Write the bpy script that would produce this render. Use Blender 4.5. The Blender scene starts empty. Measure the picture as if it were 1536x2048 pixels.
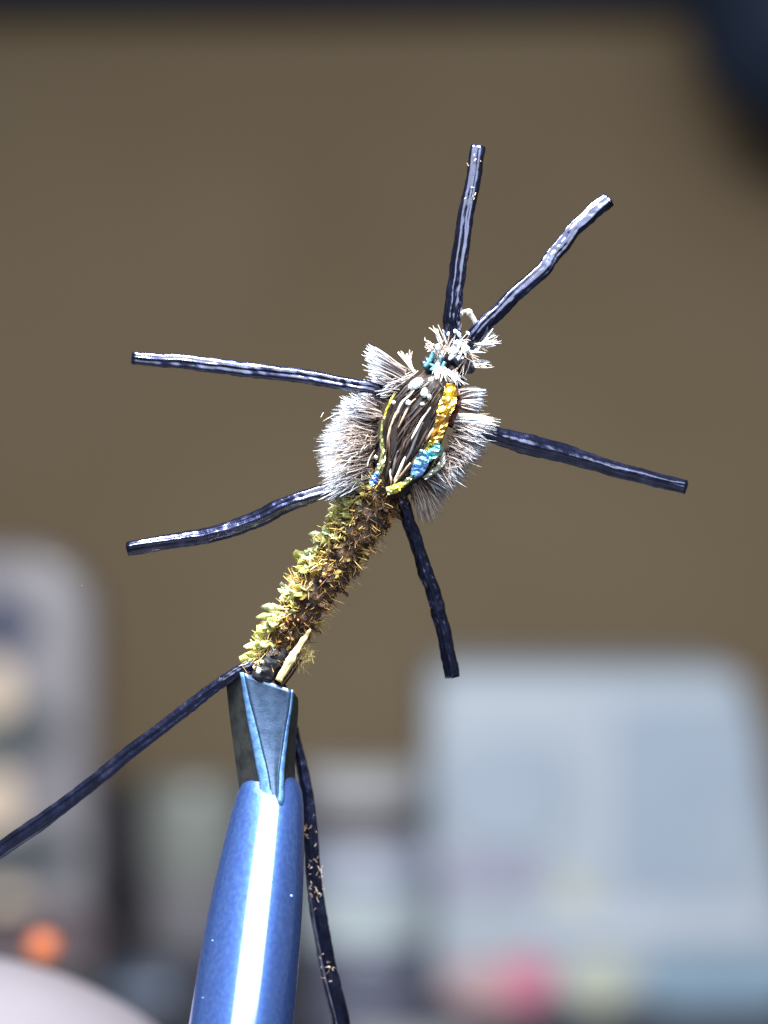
import bpy, bmesh, math, random
from mathutils import Vector, Matrix, noise
R = random.Random(7)
sc = bpy.context.scene
COL = sc.collection

# ------------------------------------------------------------------ camera (1 unit = 1 cm, desk top at z = 0)
sc.unit_settings.system = 'METRIC'
sc.unit_settings.scale_length = 0.01
CAMZ = 6.9
PX = 0.002                     # cm per photograph pixel at the plane of the fly (10 cm away)
cam_d = bpy.data.cameras.new('camera')
cam = bpy.data.objects.new('camera', cam_d); COL.objects.link(cam)
cam.location = (0, -10, CAMZ); cam.rotation_euler = (math.radians(90), 0, 0)
cam_d.sensor_fit = 'VERTICAL'; cam_d.sensor_height = 36; cam_d.sensor_width = 27
cam_d.lens = 36 * 10 / (2048 * PX)
cam_d.clip_start = 0.05; cam_d.clip_end = 500
cam_d.dof.use_dof = True
cam_d.dof.focus_distance = 9.93
cam_d.dof.aperture_fstop = 0.26
cam_d.dof.aperture_blades = 0
sc.camera = cam

# ------------------------------------------------------------------ world and lamps
w = bpy.data.worlds.new('World'); sc.world = w; w.use_nodes = True
bg = w.node_tree.nodes['Background']
bg.inputs['Color'].default_value = (0.72, 0.82, 1.0, 1)
bg.inputs['Strength'].default_value = 0.15

def area(name, loc, target, sx, sy, power, color, shape='RECTANGLE'):
    d = bpy.data.lights.new(name, 'AREA'); d.shape = shape; d.size = sx; d.size_y = sy
    d.energy = power; d.color = color
    o = bpy.data.objects.new(name, d); COL.objects.link(o)
    o.location = loc
    o.rotation_euler = (Vector(target) - Vector(loc)).to_track_quat('-Z', 'Y').to_euler()
    return o
FLY = (0.1, 0, 7.2)
area('desk_lamp_light', (-2.2, -3.8, 18.2), FLY, 8.5, 2.8, 16000, (1.0, 0.98, 0.95))
area('window_light', (3.0, -19.8, 18.6), (-.5, 0, 5.5), 25, 18, 8000, (0.86, 0.93, 1.0))

sc.view_settings.view_transform = 'Standard'
sc.view_settings.look = 'None'
sc.view_settings.exposure = 0.0
sc.view_settings.gamma = 1.0
sc.view_settings.use_curve_mapping = False
sc.render.engine = 'CYCLES'
sc.cycles.use_denoising = True
sc.cycles.max_bounces = 8

# ------------------------------------------------------------------ helpers
def P(px, py, y=0.0):
    """photograph measurement at a depth y (cm behind the fly) -> world point"""
    k = PX * (10 + y) / 10
    return Vector(((px - 768) * k, y, CAMZ + (1024 - py) * k))

def link(name, mesh, mat=None, parent=None):
    o = bpy.data.objects.new(name, mesh); COL.objects.link(o)
    if mat is not None and not mesh.materials: mesh.materials.append(mat)
    if parent is not None:
        o.parent = parent
        o.matrix_parent_inverse = Matrix.Translation(-world_loc(parent))
    return o
def world_loc(o):
    v = Vector(o.location)
    return v
def thing(name, loc, label, cat, group=None):
    o = bpy.data.objects.new(name, None); COL.objects.link(o)
    o.empty_display_size = 0.2
    o.location = loc; o['label'] = label; o['category'] = cat
    if group: o['group'] = group
    return o
def tag(o, label, cat, group=None):
    o['label'] = label; o['category'] = cat
    if group: o['group'] = group
    return o
def mesh_from(bm, name, smooth=True):
    me = bpy.data.meshes.new(name)
    bmesh.ops.recalc_face_normals(bm, faces=bm.faces[:])
    bm.to_mesh(me); bm.free()
    if smooth:
        for p in me.polygons: p.use_smooth = True
    return me
def pymesh(name, verts, faces, smooth=True, attrs=None):
    me = bpy.data.meshes.new(name)
    me.from_pydata([tuple(v) for v in verts], [], faces)
    if attrs:
        for k, vals in attrs.items():
            a = me.attributes.new(k, 'FLOAT', 'POINT')
            a.data.foreach_set('value', vals)
    if smooth:
        me.polygons.foreach_set('use_smooth', [True] * len(me.polygons))
    me.update()
    return me

# ------------------------------------------------------------------ materials
def mat(name, color=(0.5, 0.5, 0.5), rough=0.5, metal=0.0, **kw):
    m = bpy.data.materials.new(name); m.use_nodes = True
    nt = m.node_tree; b = nt.nodes['Principled BSDF']
    b.inputs['Base Color'].default_value = (*color, 1)
    b.inputs['Roughness'].default_value = rough
    b.inputs['Metallic'].default_value = metal
    for k, v in kw.items():
        b.inputs[k].default_value = v
    return m
def nodes(m): return m.node_tree.nodes, m.node_tree.links, m.node_tree.nodes['Principled BSDF']
def ramp(nt, stops):
    r = nt.nodes.new('ShaderNodeValToRGB')
    el = r.color_ramp.elements
    while len(el) < len(stops): el.new(0.5)
    for e, (p, c) in zip(el, stops):
        e.position = p; e.color = (*c, 1)
    return r
def noisy(m, stops, scale=5, detail=4, stretch=(1, 1, 1), bump=0.0, bump_scale=None, dist=0.01, coord='Object'):
    N, L, b = nodes(m)
    tc = N.new('ShaderNodeTexCoord'); mp = N.new('ShaderNodeMapping')
    mp.inputs['Scale'].default_value = stretch
    L.new(tc.outputs[coord], mp.inputs['Vector'])
    n = N.new('ShaderNodeTexNoise'); n.inputs['Scale'].default_value = scale; n.inputs['Detail'].default_value = detail
    L.new(mp.outputs[0], n.inputs['Vector'])
    r = ramp(m.node_tree, stops)
    L.new(n.outputs['Fac'], r.inputs['Fac']); L.new(r.outputs['Color'], b.inputs['Base Color'])
    if bump:
        n2 = N.new('ShaderNodeTexNoise'); n2.inputs['Scale'].default_value = bump_scale or scale * 3; n2.inputs['Detail'].default_value = 5
        L.new(mp.outputs[0], n2.inputs['Vector'])
        bp = N.new('ShaderNodeBump'); bp.inputs['Strength'].default_value = bump; bp.inputs['Distance'].default_value = dist
        L.new(n2.outputs['Fac'], bp.inputs['Height']); L.new(bp.outputs['Normal'], b.inputs['Normal'])
    return m
def attr_ramp(m, attr, stops, mix=None):
    """base colour from a per-fibre attribute; mix = (attribute, stops) multiplies a second ramp"""
    N, L, b = nodes(m)
    a = N.new('ShaderNodeAttribute'); a.attribute_name = attr
    r = ramp(m.node_tree, stops); L.new(a.outputs['Fac'], r.inputs['Fac'])
    out = r.outputs['Color']
    if mix:
        a2 = N.new('ShaderNodeAttribute'); a2.attribute_name = mix[0]
        r2 = ramp(m.node_tree, mix[1]); L.new(a2.outputs['Fac'], r2.inputs['Fac'])
        mx = N.new('ShaderNodeMix'); mx.data_type = 'RGBA'; mx.blend_type = 'MULTIPLY'
        mx.inputs['Factor'].default_value = 1
        L.new(out, mx.inputs['A']); L.new(r2.outputs['Color'], mx.inputs['B']); out = mx.outputs['Result']
    L.new(out, b.inputs['Base Color'])
    return m

# ------------------------------------------------------------------ shape builders
def catmull(pts, n):
    pts = [Vector(p) for p in pts]
    ext = [pts[0] * 2 - pts[1]] + pts + [pts[-1] * 2 - pts[-2]]
    out = []
    segs = len(pts) - 1
    for i in range(n + 1):
        t = i / n * segs; k = min(int(t), segs - 1); f = t - k
        a, b_, c, d = ext[k:k + 4]
        out.append(0.5 * ((2 * b_) + (c - a) * f + (2 * a - 5 * b_ + 4 * c - d) * f * f + (3 * b_ - a - 3 * c + d) * f ** 3))
    return out
def frames(path):
    T = []
    for i in range(len(path)):
        a = path[max(0, i - 1)]; b_ = path[min(len(path) - 1, i + 1)]
        T.append((b_ - a).normalized())
    n = T[0].orthogonal().normalized()
    ref = Vector((0, -1, 0))
    out = []
    for t in T:
        n = (ref - t * ref.dot(t))
        if n.length < 0.05: n = t.orthogonal()
        n.normalize()
        out.append((t, n, t.cross(n)))
    return out
def tube(name, path, radii, sides=16, profile=None, rough_amp=0.0, rough_scale=20, seed=0, cap=True, attr=False):
    """swept tube; profile(angle, i/n) multiplies the radius"""
    fr = frames(path); V = []; F = []; n = len(path)
    for i, (p, (t, a, b_)) in enumerate(zip(path, fr)):
        r = radii[i] if isinstance(radii, list) else radii
        for s in range(sides):
            th = 2 * math.pi * s / sides
            k = profile(th, i / (n - 1)) if profile else 1.0
            q = p + (a * math.cos(th) + b_ * math.sin(th)) * r * k
            if rough_amp:
                k2 = noise.noise(q * rough_scale + Vector((seed * 7.3, 0, 0)))
                q = q + (q - p).normalized() * k2 * rough_amp
            V.append(q)
    for i in range(n - 1):
        for s in range(sides):
            s2 = (s + 1) % sides
            F.append((i * sides + s, i * sides + s2, (i + 1) * sides + s2, (i + 1) * sides + s))
    if cap:
        F.append(tuple(range(sides))[::-1]); F.append(tuple((n - 1) * sides + s for s in range(sides)))
    me = pymesh(name, V, F)
    if cap:
        me.polygons[-1].use_smooth = False; me.polygons[-2].use_smooth = False
    return me
def lathe(name, prof, origin, axis=(0, 0, 1), sides=48, smooth=True):
    """prof: list of (radius, height along the axis)"""
    ax = Vector(axis).normalized()
    a = ax.cross(Vector((0, 1, 0)))
    if a.length < 0.01: a = ax.cross(Vector((1, 0, 0)))
    a.normalize(); b_ = ax.cross(a)
    V = []; F = []
    o = Vector(origin)
    for r, h in prof:
        for s in range(sides):
            th = 2 * math.pi * s / sides
            V.append(o + ax * h + (a * math.cos(th) + b_ * math.sin(th)) * max(r, 1e-4))
    for i in range(len(prof) - 1):
        for s in range(sides):
            s2 = (s + 1) % sides
            F.append((i * sides + s, i * sides + s2, (i + 1) * sides + s2, (i + 1) * sides + s))
    F.append(tuple(range(sides))[::-1]); F.append(tuple((len(prof) - 1) * sides + s for s in range(sides)))
    me = pymesh(name, V, F, smooth=smooth)
    bm = bmesh.new(); bm.from_mesh(me); bmesh.ops.recalc_face_normals(bm, faces=bm.faces[:]); bm.to_mesh(me); bm.free()
    if smooth:
        me.polygons.foreach_set('use_smooth', [True] * len(me.polygons))
        try: me.set_sharp_from_angle(angle=math.radians(40))
        except Exception: pass
    return me
def rbox(name, lo, hi, bev=0.1, seg=4, taper=(1, 1), shear=0.0):
    """bevelled box; taper = scale of the top in x, y"""
    bm = bmesh.new(); bmesh.ops.create_cube(bm, size=1)
    lo = Vector(lo); hi = Vector(hi); c = (lo + hi) / 2; d = hi - lo
    for v in bm.verts:
        k = v.co.z + 0.5
        fx = 1 + (taper[0] - 1) * k; fy = 1 + (taper[1] - 1) * k
        v.co = Vector((c.x + v.co.x * d.x * fx + shear * k, c.y + v.co.y * d.y * fy, c.z + v.co.z * d.z))
    if bev: bmesh.ops.bevel(bm, geom=bm.edges[:], offset=bev, segments=seg, profile=0.5, affect='EDGES')
    me = mesh_from(bm, name)
    try: me.set_sharp_from_angle(angle=math.radians(50))
    except Exception: pass
    return me

class Fibres:
    """many thin tapered hairs in one mesh, each with a tone (random) and u (0 root, 1 tip)"""
    def __init__(s): s.V = []; s.F = []; s.tone = []; s.u = []
    def add(s, root, tip, width, bend=None, tone=None, segs=5, tipw=0.45, flat=0.5):
        root = Vector(root); tip = Vector(tip); d = tip - root
        if d.length < 1e-5: return
        t = d.normalized()
        side = t.cross(Vector((R.uniform(-.4, .4), -1, R.uniform(-.4, .4))))
        if side.length < 1e-3: side = t.orthogonal()
        side.normalize(); up = t.cross(side)
        bend = bend if bend is not None else Vector((0, 0, 0))
        tone = R.random() if tone is None else tone
        base = len(s.V)
        for i in range(segs + 1):
            f = i / segs
            c = root + d * f + bend * (f * f)
            wd = width * (1 - (1 - tipw) * f ** 1.5) * 0.5
            if i == segs: wd *= 0.6
            s.V += [c + side * wd, c + up * wd * flat * 1.6, c - side * wd, c - up * wd * flat]
            s.tone += [tone] * 4; s.u += [f] * 4
        for i in range(segs):
            for k in range(4):
                k2 = (k + 1) % 4
                s.F.append((base + i * 4 + k, base + i * 4 + k2, base + i * 4 + 4 + k2, base + i * 4 + 4 + k))
        e = base + segs * 4
        s.F.append((e, e + 1, e + 2, e + 3))
    def build(s, name, m, parent, stuff=True):
        o = link(name, pymesh(name, s.V, s.F, attrs={'tone': s.tone, 'u': s.u}), m, parent)
        if stuff: o['kind'] = 'stuff'
        return o

def lerp_poly(pts, t):
    n = len(pts) - 1; x = min(max(t, 0), 0.9999) * n; k = int(x); f = x - k
    return tuple(a + (b_ - a) * f for a, b_ in zip(pts[k], pts[k + 1]))

# ================================================================== SETTING
m_wall = noisy(mat('wall_brown', rough=0.85), [(0.25, (0.190, 0.137, 0.078)), (0.75, (0.242, 0.185, 0.116))], scale=0.12, detail=3, bump=0.15, bump_scale=6, dist=0.02)
wall = link('wall', rbox('wall', (-90, 40, -2), (90, 42, 60), 0), m_wall); wall['kind'] = 'structure'
m_desk = noisy(mat('desk_dark', rough=0.5), [(0.3, (0.018, 0.021, 0.034)), (0.7, (0.034, 0.038, 0.055))], scale=0.8, detail=6, stretch=(0.3, 3, 1), bump=0.1, bump_scale=10, dist=0.01)
desk = link('desk_top', rbox('desk_top', (-60, -30, -2), (60, 39.99, 0), 0.1, 2), m_desk); desk['kind'] = 'structure'

m_navy = noisy(mat('navy', rough=0.8), [(0.3, (0.003, 0.010, 0.030)), (0.7, (0.006, 0.018, 0.048))], scale=1.5, detail=4, bump=0.2, bump_scale=20)
sh = thing('wall_shelf', (0, 39, 16.74), 'dark navy shelf board running along the top edge above the brown wall', 'shelf')
link('board', rbox('board', (-60, 37.8, 16.74), (60, 39.98, 18.3), 0.12, 3), m_navy, sh)
pz = P(1630, 0, 34.3)
pouch = thing('hanging_pouch', pz, 'dark navy rounded pouch hanging blurred in the upper right corner', 'pouch')
prof = []
for i in range(25):
    a = math.pi * i / 24
    prof.append((2.3 * math.sin(a) ** 0.8, -2.3 * math.cos(a) * 1.0))
bodym = lathe('pouch_body', prof, pz, (0.25, 0, 1))
for v in bodym.vertices:
    k = noise.noise(v.co * 0.9); v.co += (v.co - pz).normalized() * k * 0.22
link('pouch_body', bodym, m_navy, pouch)
link('cord', tube('cord', catmull([pz + Vector((0.3, 0, 2.2)), pz + Vector((0.2, 1.2, 3.0)), (pz.x + .2, 37.75, 17.6)], 12), 0.12, 8), m_navy, pouch)

# ================================================================== BACKGROUND THINGS
# left container
def bgx(px, y): return P(px, 1024, y).x
def bgz(py, y): return P(0, py, y).z
m_pale = noisy(mat('lavender_plastic', rough=0.4, **{'Coat Weight': 0.3}), [(0.3, (0.175, 0.167, 0.195)), (0.7, (0.235, 0.227, 0.255))], scale=0.6, detail=2)
m_print_navy = noisy(mat('print_navy', rough=0.5), [(0.3, (0.03, 0.04, 0.09)), (0.7, (0.045, 0.06, 0.12))], scale=3)
m_print_green = noisy(mat('print_grey_green', rough=0.5), [(0.3, (0.035, 0.05, 0.06)), (0.7, (0.05, 0.07, 0.08))], scale=3)
m_print_cream = noisy(mat('print_cream', rough=0.5), [(0.3, (0.62, 0.5, 0.38)), (0.7, (0.75, 0.62, 0.48))], scale=3)
m_print_brown = noisy(mat('print_brown', rough=0.5), [(0.3, (0.075, 0.055, 0.068)), (0.7, (0.13, 0.10, 0.11))], scale=3)
yb = 26.5
x0, x1 = bgx(-230, yb), bgx(183, yb); zt = bgz(1098, yb)
can = thing('plastic_container', ((x0 + x1) / 2, yb + .8, 0), 'tall pale lavender container with rounded top and dark and cream patches', 'container')
bm = bmesh.new()
# front outline with a big rounded corner, extruded in depth
oc = []
rc = 1.05
def arc(cx, cz, r, a0, a1, n=10): return [(cx + r * math.cos(math.radians(a0 + (a1 - a0) * i / n)), cz + r * math.sin(math.radians(a0 + (a1 - a0) * i / n))) for i in range(n + 1)]
oc = arc(x1 - rc, zt - rc, rc, 0, 90) + arc(x0 + rc, zt - rc, rc, 90, 180) + arc(x0 + .2, .2, .2, 180, 270) + arc(x1 - .25, .25, .25, 270, 360)
vs = [bm.verts.new((x, yb, z)) for x, z in oc]
f = bm.faces.new(vs)
ex = bmesh.ops.extrude_face_region(bm, geom=[f])
for v in [e for e in ex['geom'] if isinstance(e, bmesh.types.BMVert)]: v.co.y += 1.7
bmesh.ops.bevel(bm, geom=[e for e in bm.edges if abs(e.verts[0].co.y - e.verts[1].co.y) < 1e-4], offset=0.22, segments=4, profile=0.5, affect='EDGES')
me = mesh_from(bm, 'container_body')
try: me.set_sharp_from_angle(angle=math.radians(60))
except Exception: pass
link('container_body', me, m_pale, can)
def patch(name, cx, cy, rx, ry, y, m, parent, rot=0, th=0.03, n=2.4):
    """thin rounded printed patch proud of a front face"""
    c = P(cx, cy, y); k = PX * (10 + y) / 10
    V = []; F = []; S = 28
    for d, sc_ in ((0, 1.0), (-th, 0.94)):
        for s in range(S):
            a = 2 * math.pi * s / S
            x = math.copysign(abs(math.cos(a)) ** (2 / n), math.cos(a)) * rx * k * sc_
            z = math.copysign(abs(math.sin(a)) ** (2 / n), math.sin(a)) * ry * k * sc_
            ca, sa = math.cos(math.radians(rot)), math.sin(math.radians(rot))
            V.append(c + Vector((x * ca - z * sa, d, x * sa + z * ca)))
    for s in range(S):
        s2 = (s + 1) % S; F.append((s, s2, S + s2, S + s))
    F.append(tuple(S + s for s in range(S))); F.append(tuple(range(S))[::-1])
    return link(name, pymesh(name, V, F, smooth=False), m, parent)
patch('printed_patch', 0, 1248, 80, 52, yb - .002, m_print_navy, can)
patch('printed_patch', -12, 1385, 42, 62, yb - .002, m_print_cream, can)
patch('printed_patch', 32, 1472, 92, 48, yb - .002, m_print_green, can, 14)
patch('printed_patch', -12, 1605, 50, 62, yb - .002, m_print_cream, can)
patch('printed_patch', 50, 1715, 105, 48, yb - .002, m_print_green, can, 10)
patch('printed_patch', 15, 1810, 40, 36, yb - .002, m_print_cream, can)
patch('printed_patch', 60, 1868, 150, 62, yb - .002, m_print_brown, can, 0)

# orange tipped bodkin standing between the container and the fly
m_orange = noisy(mat('orange_thread', rough=0.45), [(0.3, (0.26, 0.055, 0.018)), (0.7, (0.34, 0.095, 0.03))], scale=6, stretch=(1, 1, 8), bump=0.4, bump_scale=30)
m_wood = noisy(mat('pale_wood', rough=0.6), [(0.3, (0.20, 0.12, 0.07)), (0.7, (0.3, 0.2, 0.11))], scale=3, stretch=(1, 1, 6))
yo = 6.4; co = P(86, 1898, yo)
osp = thing('bodkin', (co.x, yo, 0), 'bodkin with a small bright orange ball tip behind the white bottle', 'bodkin')
link('base', lathe('base', [(.34, 0.002), (.38, .04), (.38, .16), (.2, .24), (.07, .26)], (co.x, yo, 0)), m_wood, osp)
link('needle', lathe('needle', [(.06, .26), (.045, .6), (.03, co.z - .1), (.02, co.z - .08)], (co.x, yo, 0), sides=16), m_wood, osp)
link('ball_tip', lathe('ball_tip', [(.005 + .105 * math.sin(math.pi * i / 14), co.z - .11 * math.cos(math.pi * i / 14)) for i in range(15)], (co.x, yo, 0), sides=24), m_orange, osp)

# dark low box behind the jar
m_char = noisy(mat('charcoal_card', rough=0.75), [(0.3, (0.030, 0.029, 0.043)), (0.7, (0.048, 0.046, 0.062))], scale=1.2, detail=5, bump=0.1, bump_scale=15)
yd = 34.0
dbx = thing('dark_box', (bgx(520, yd), yd + 1.5, 0), 'low charcoal box standing behind the grey green jar', 'box')
link('box_body', rbox('box_body', (bgx(175, yd), yd, 0), (bgx(872, yd), yd + 3, bgz(1640, yd)), .1, 3), m_char, dbx)
link('box_lid', rbox('box_lid', (bgx(168, yd), yd - .08, bgz(1638, yd)), (bgx(880, yd), yd + 3.08, bgz(1590, yd)), .1, 3), m_char, dbx)

# grey green jar
m_jar = noisy(mat('jar_grey_green', rough=0.3, **{'Coat Weight': 0.4}), [(0.3, (0.20, 0.222, 0.212)), (0.7, (0.25, 0.272, 0.26))], scale=0.8, detail=2)
m_jarlow = noisy(mat('jar_contents', rough=0.6), [(0.3, (0.15, 0.15, 0.18)), (0.7, (0.20, 0.195, 0.22))], scale=2)
yj = 29.5; xj = bgx(392, yj); rj = (bgx(500, yj) - bgx(290, yj)) / 2; hj = bgz(1555, yj)
jar = thing('storage_jar', (xj, yj, 0), 'squat grey green jar standing left of the blue vise jaw', 'jar')
link('jar_body', lathe('jar_body', [(rj * .9, 0), (rj * .97, .05), (rj, .15), (rj, hj * .72), (rj * .96, hj * .76)], (xj, yj, 0)), m_jarlow, jar)
link('lid', lathe('lid', [(rj * 1.02, hj * .45), (rj * 1.04, hj * .47), (rj * 1.04, hj * .88), (rj * .98, hj * .96), (rj * .8, hj), (0.01, hj)], (xj, yj, 0)), m_jar, jar)

# stack of tin, pot and spool right of the vise
ys = 23.8; xs = bgx(735, ys); rs = .88
m_tin = noisy(mat('tin_dark', rough=0.4, metal=0.3), [(0.3, (0.10, 0.11, 0.16)), (0.7, (0.14, 0.15, 0.21))], scale=2)
m_teal = noisy(mat('pot_pale_blue', rough=0.35, **{'Coat Weight': 0.3}), [(0.3, (0.32, 0.38, 0.42)), (0.7, (0.38, 0.44, 0.47))], scale=1)
m_blue2 = noisy(mat('pot_slate_blue', rough=0.4), [(0.3, (0.20, 0.23, 0.31)), (0.7, (0.25, 0.28, 0.37))], scale=1)
m_grey = noisy(mat('grey_flange', rough=0.5), [(0.3, (0.27, 0.28, 0.30)), (0.7, (0.33, 0.34, 0.36))], scale=2)
m_thread = noisy(mat('dark_thread', rough=0.7), [(0.3, (0.07, 0.062, 0.075)), (0.7, (0.11, 0.10, 0.115))], scale=4, stretch=(1, 1, 12), bump=0.4, bump_scale=20)
z1 = bgz(1880, ys); z2 = bgz(1680, ys); z3 = bgz(1535, ys)
tin = thing('round_tin', (xs, ys, 0), 'dark blue round tin at the bottom of the small stack', 'tin')
link('tin_body', lathe('tin_body', [(rs * .95, 0), (rs * .98, .03), (rs * .98, z1 * .62), (rs * .95, z1 * .64)], (xs, ys, 0)), m_tin, tin)
link('lid', lathe('lid', [(rs, z1 * .64), (rs * 1.02, z1 * .66), (rs * 1.02, z1 * .95), (rs * .98, z1 - .002), (.01, z1 - .002)], (xs, ys, 0)), m_tin, tin)
pot = thing('plastic_pot', (xs - .05, ys, z1), 'pale blue pot in the middle of the small stack beside the clear blue box', 'pot')
link('pot_body', lathe('pot_body', [(rs * .9, z1 + .002), (rs * .98, z1 + .06), (rs, z1 + .75), (rs * .96, z1 + .78)], (xs - .05, ys, 0)), m_teal, pot)
link('lid', lathe('lid', [(rs * .97, z1 + .78), (rs * 1.02, z1 + .8), (rs * 1.02, z2 - .06), (rs * .97, z2 - .002), (.01, z2 - .002)], (xs - .05, ys, 0)), m_blue2, pot)
spl = thing('thread_spool', (xs - .1, ys, z2), 'spool of dark thread with grey flanges on top of the small stack', 'spool')
hz = z3 - z2
link('flange', lathe('flange', [(rs * .9, z2 + .002), (rs * .93, z2 + .03), (rs * .93, z2 + .1), (rs * .6, z2 + .12)], (xs - .1, ys, 0)), m_grey, spl)
link('thread', lathe('thread', [(rs * .8, z2 + .12), (rs * .86, z2 + .2), (rs * .86, z2 + hz * .5), (rs * .8, z2 + hz * .56)], (xs - .1, ys, 0)), m_thread, spl)
link('flange', lathe('flange', [(rs * .8, z2 + hz * .56), (rs * .97, z2 + hz * .58), (rs * .97, z3 - .05), (rs * .92, z3), (.01, z3)], (xs - .1, ys, 0)), m_grey, spl)

# flat packet and card lying on the desk
m_packet = noisy(mat('packet_blue', rough=0.4), [(0.3, (0.075, 0.105, 0.17)), (0.7, (0.11, 0.145, 0.22))], scale=1.5, bump=0.3, bump_scale=4, dist=.05)
yp = 25.5; 
pk = link('blue_packet', rbox('blue_packet', (bgx(215, yp), yp - .6, 0.002), (bgx(370, yp), yp + 1.2, .34), .14, 4, (0.8, .9)), m_packet)
tag(pk, 'small slate blue packet lying on the dark desk below the jar', 'packet')
m_card = noisy(mat('card_white', rough=0.8), [(0.3, (0.42, 0.42, 0.45)), (0.7, (0.5, 0.5, 0.52))], scale=2)
yc = 22.2
cd = link('paper_pad', rbox('paper_pad', (bgx(690, yc), yc - 3.5, 0.002), (bgx(930, yc), yc + .2, .17), .03, 2), m_card)
tag(cd, 'pale paper pad lying on the desk at the bottom edge', 'paper pad')

# right hand box : pale blue plastic storage box with panels, a rail and stickers
yq = 24.5
m_box = noisy(mat('box_pale_blue', rough=0.55), [(0.3, (0.275, 0.325, 0.39)), (0.7, (0.315, 0.365, 0.43))], scale=0.5, detail=2)
m_pane = noisy(mat('box_pane_blue', rough=0.55), [(0.3, (0.25, 0.31, 0.40)), (0.65, (0.29, 0.35, 0.43))], scale=0.55, detail=2)
m_rail = noisy(mat('box_rail', rough=0.35), [(0.3, (0.36, 0.41, 0.49)), (0.7, (0.41, 0.46, 0.54))], scale=0.6, detail=2)
m_lilac = noisy(mat('box_label_lilac', rough=0.5), [(0.3, (0.25, 0.25, 0.35)), (0.7, (0.29, 0.29, 0.39))], scale=1)
m_pink = noisy(mat('sticker_pink', rough=0.5), [(0.3, (0.52, 0.12, 0.22)), (0.7, (0.54, 0.18, 0.27))], scale=2)
m_rose = noisy(mat('sticker_rose', rough=0.5), [(0.3, (0.38, 0.25, 0.28)), (0.7, (0.42, 0.30, 0.32))], scale=2)
m_yellow = noisy(mat('sticker_yellow', rough=0.5), [(0.3, (0.37, 0.40, 0.34)), (0.7, (0.42, 0.45, 0.39))], scale=2)
m_teal2 = noisy(mat('box_teal_pane', rough=0.3), [(0.3, (0.17, 0.255, 0.35)), (0.7, (0.21, 0.30, 0.39))], scale=0.8)
bx0, bx1 = bgx(838, yq), bgx(1640, yq); bzt = bgz(1340, yq)
box = thing('storage_box', ((bx0 + bx1) / 2, yq + 2, 0), 'pale blue plastic storage box with pink and yellow stickers at the right', 'storage box')
link('box_body', rbox('box_body', (bx0, yq, 0), (bx1, yq + 4.5, bzt), .32, 6, (0.80, .92), shear=-.42), m_box, box)
sl = 4.5 * .04 / bzt * 1.0     # the front leans back a little
def bp_patch(name, cx, cy, rx, ry, m, th=.05, n=6, rot=0):
    z = P(0, cy, yq).z
    y = yq + sl * max(z, 0) - .03
    return patch(name, cx, cy, rx, ry, y, m, box, rot, th, n)
bp_patch('pane', 1010, 1590, 130, 110, m_pane, n=3)
bp_patch('pane', 1368, 1600, 160, 200, m_pane, n=4)
bp_patch('rib', 1212, 1580, 12, 235, m_rail, th=.08, n=6)
bp_patch('rail', 1300, 1845, 250, 36, m_rail, th=.09, n=8)
bp_patch('paper_label', 980, 1748, 108, 40, m_lilac)
bp_patch('sticker', 1150, 1795, 46, 46, m_yellow, th=.1, n=2.2)
bp_patch('pane', 1440, 1960, 150, 58, m_teal2)
bp_patch('sticker', 985, 1968, 100, 52, m_rose, th=.07, n=2.2)
bp_patch('sticker', 1055, 1960, 52, 48, m_pink, th=.1, n=2.2)
bp_patch('sticker', 1195, 1962, 70, 52, m_yellow, th=.06, n=2.5)

# white domed bottle near the vise
m_white = noisy(mat('white_plastic', rough=0.35), [(0.3, (0.108, 0.102, 0.124)), (0.7, (0.122, 0.116, 0.135))], scale=1.5, detail=2)
yw = 2.3; cw = P(-155, 2676, yw); rw = 760 * PX * (10 + yw) / 10
wb = thing('white_bottle', (cw.x, yw, 0), 'white domed bottle cut off by the bottom left corner', 'bottle')
prof = [(rw * .94, 0), (rw * .99, .05), (rw, .2), (rw, max(cw.z * .5, .3))]
zs = cw.z
link('bottle_body', lathe('bottle_body', [(rw * .94, 0), (rw * .99, .06), (rw, .2), (rw, zs * .93), (rw * .985, zs * .955)], (cw.x, yw, 0), sides=96), m_white, wb)
link('domed_cap', lathe('domed_cap', [(rw * .985, zs * .955)] + [(rw * math.cos(math.radians(a)), zs + rw * math.sin(math.radians(a))) for a in range(0, 91, 3)], (cw.x, yw, 0), sides=96), m_white, wb)

# ================================================================== FLY TYING VISE
m_blue = mat('blued_steel', (0.05, 0.16, 0.72), 0.36, 0.9, **{'Coat Weight': 1.0, 'Coat Roughness': 0.10, 'Coat IOR': 2.6})
noisy(m_blue, [(0.25, (0.09, 0.18, 0.72)), (0.5, (0.11, 0.25, 0.80)), (0.75, (0.15, 0.34, 0.88))], scale=60, detail=14, stretch=(1, 1, .8), bump=0.12, bump_scale=160, dist=.006)
m_facet = noisy(mat('facet_dark_reflection', rough=0.34, metal=0.8, **{'Coat Weight': .5, 'Coat IOR': 1.6, 'Coat Roughness': .2}), [(0.3, (0.05, 0.088, 0.17)), (0.7, (0.10, 0.17, 0.30))], scale=30, detail=8, bump=0.15, bump_scale=120, dist=.004)  # dark reflection on the front facet put into its base colour
m_bevel = noisy(mat('bevel_blue', rough=0.42, metal=0.6, **{'Coat Weight': .5, 'Coat Roughness': .2}), [(0.3, (0.07, 0.17, 0.42)), (0.7, (0.19, 0.40, 0.70))], scale=40, detail=8, bump=0.2, bump_scale=120, dist=.004)  # brighter reflection along the jaw bevels put into the base colour
m_black = noisy(mat('black_oxide', rough=0.5, metal=0.5), [(0.3, (0.018, 0.022, 0.024)), (0.7, (0.045, 0.05, 0.052))], scale=25, detail=8, bump=0.15, bump_scale=90, dist=.004)
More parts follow.
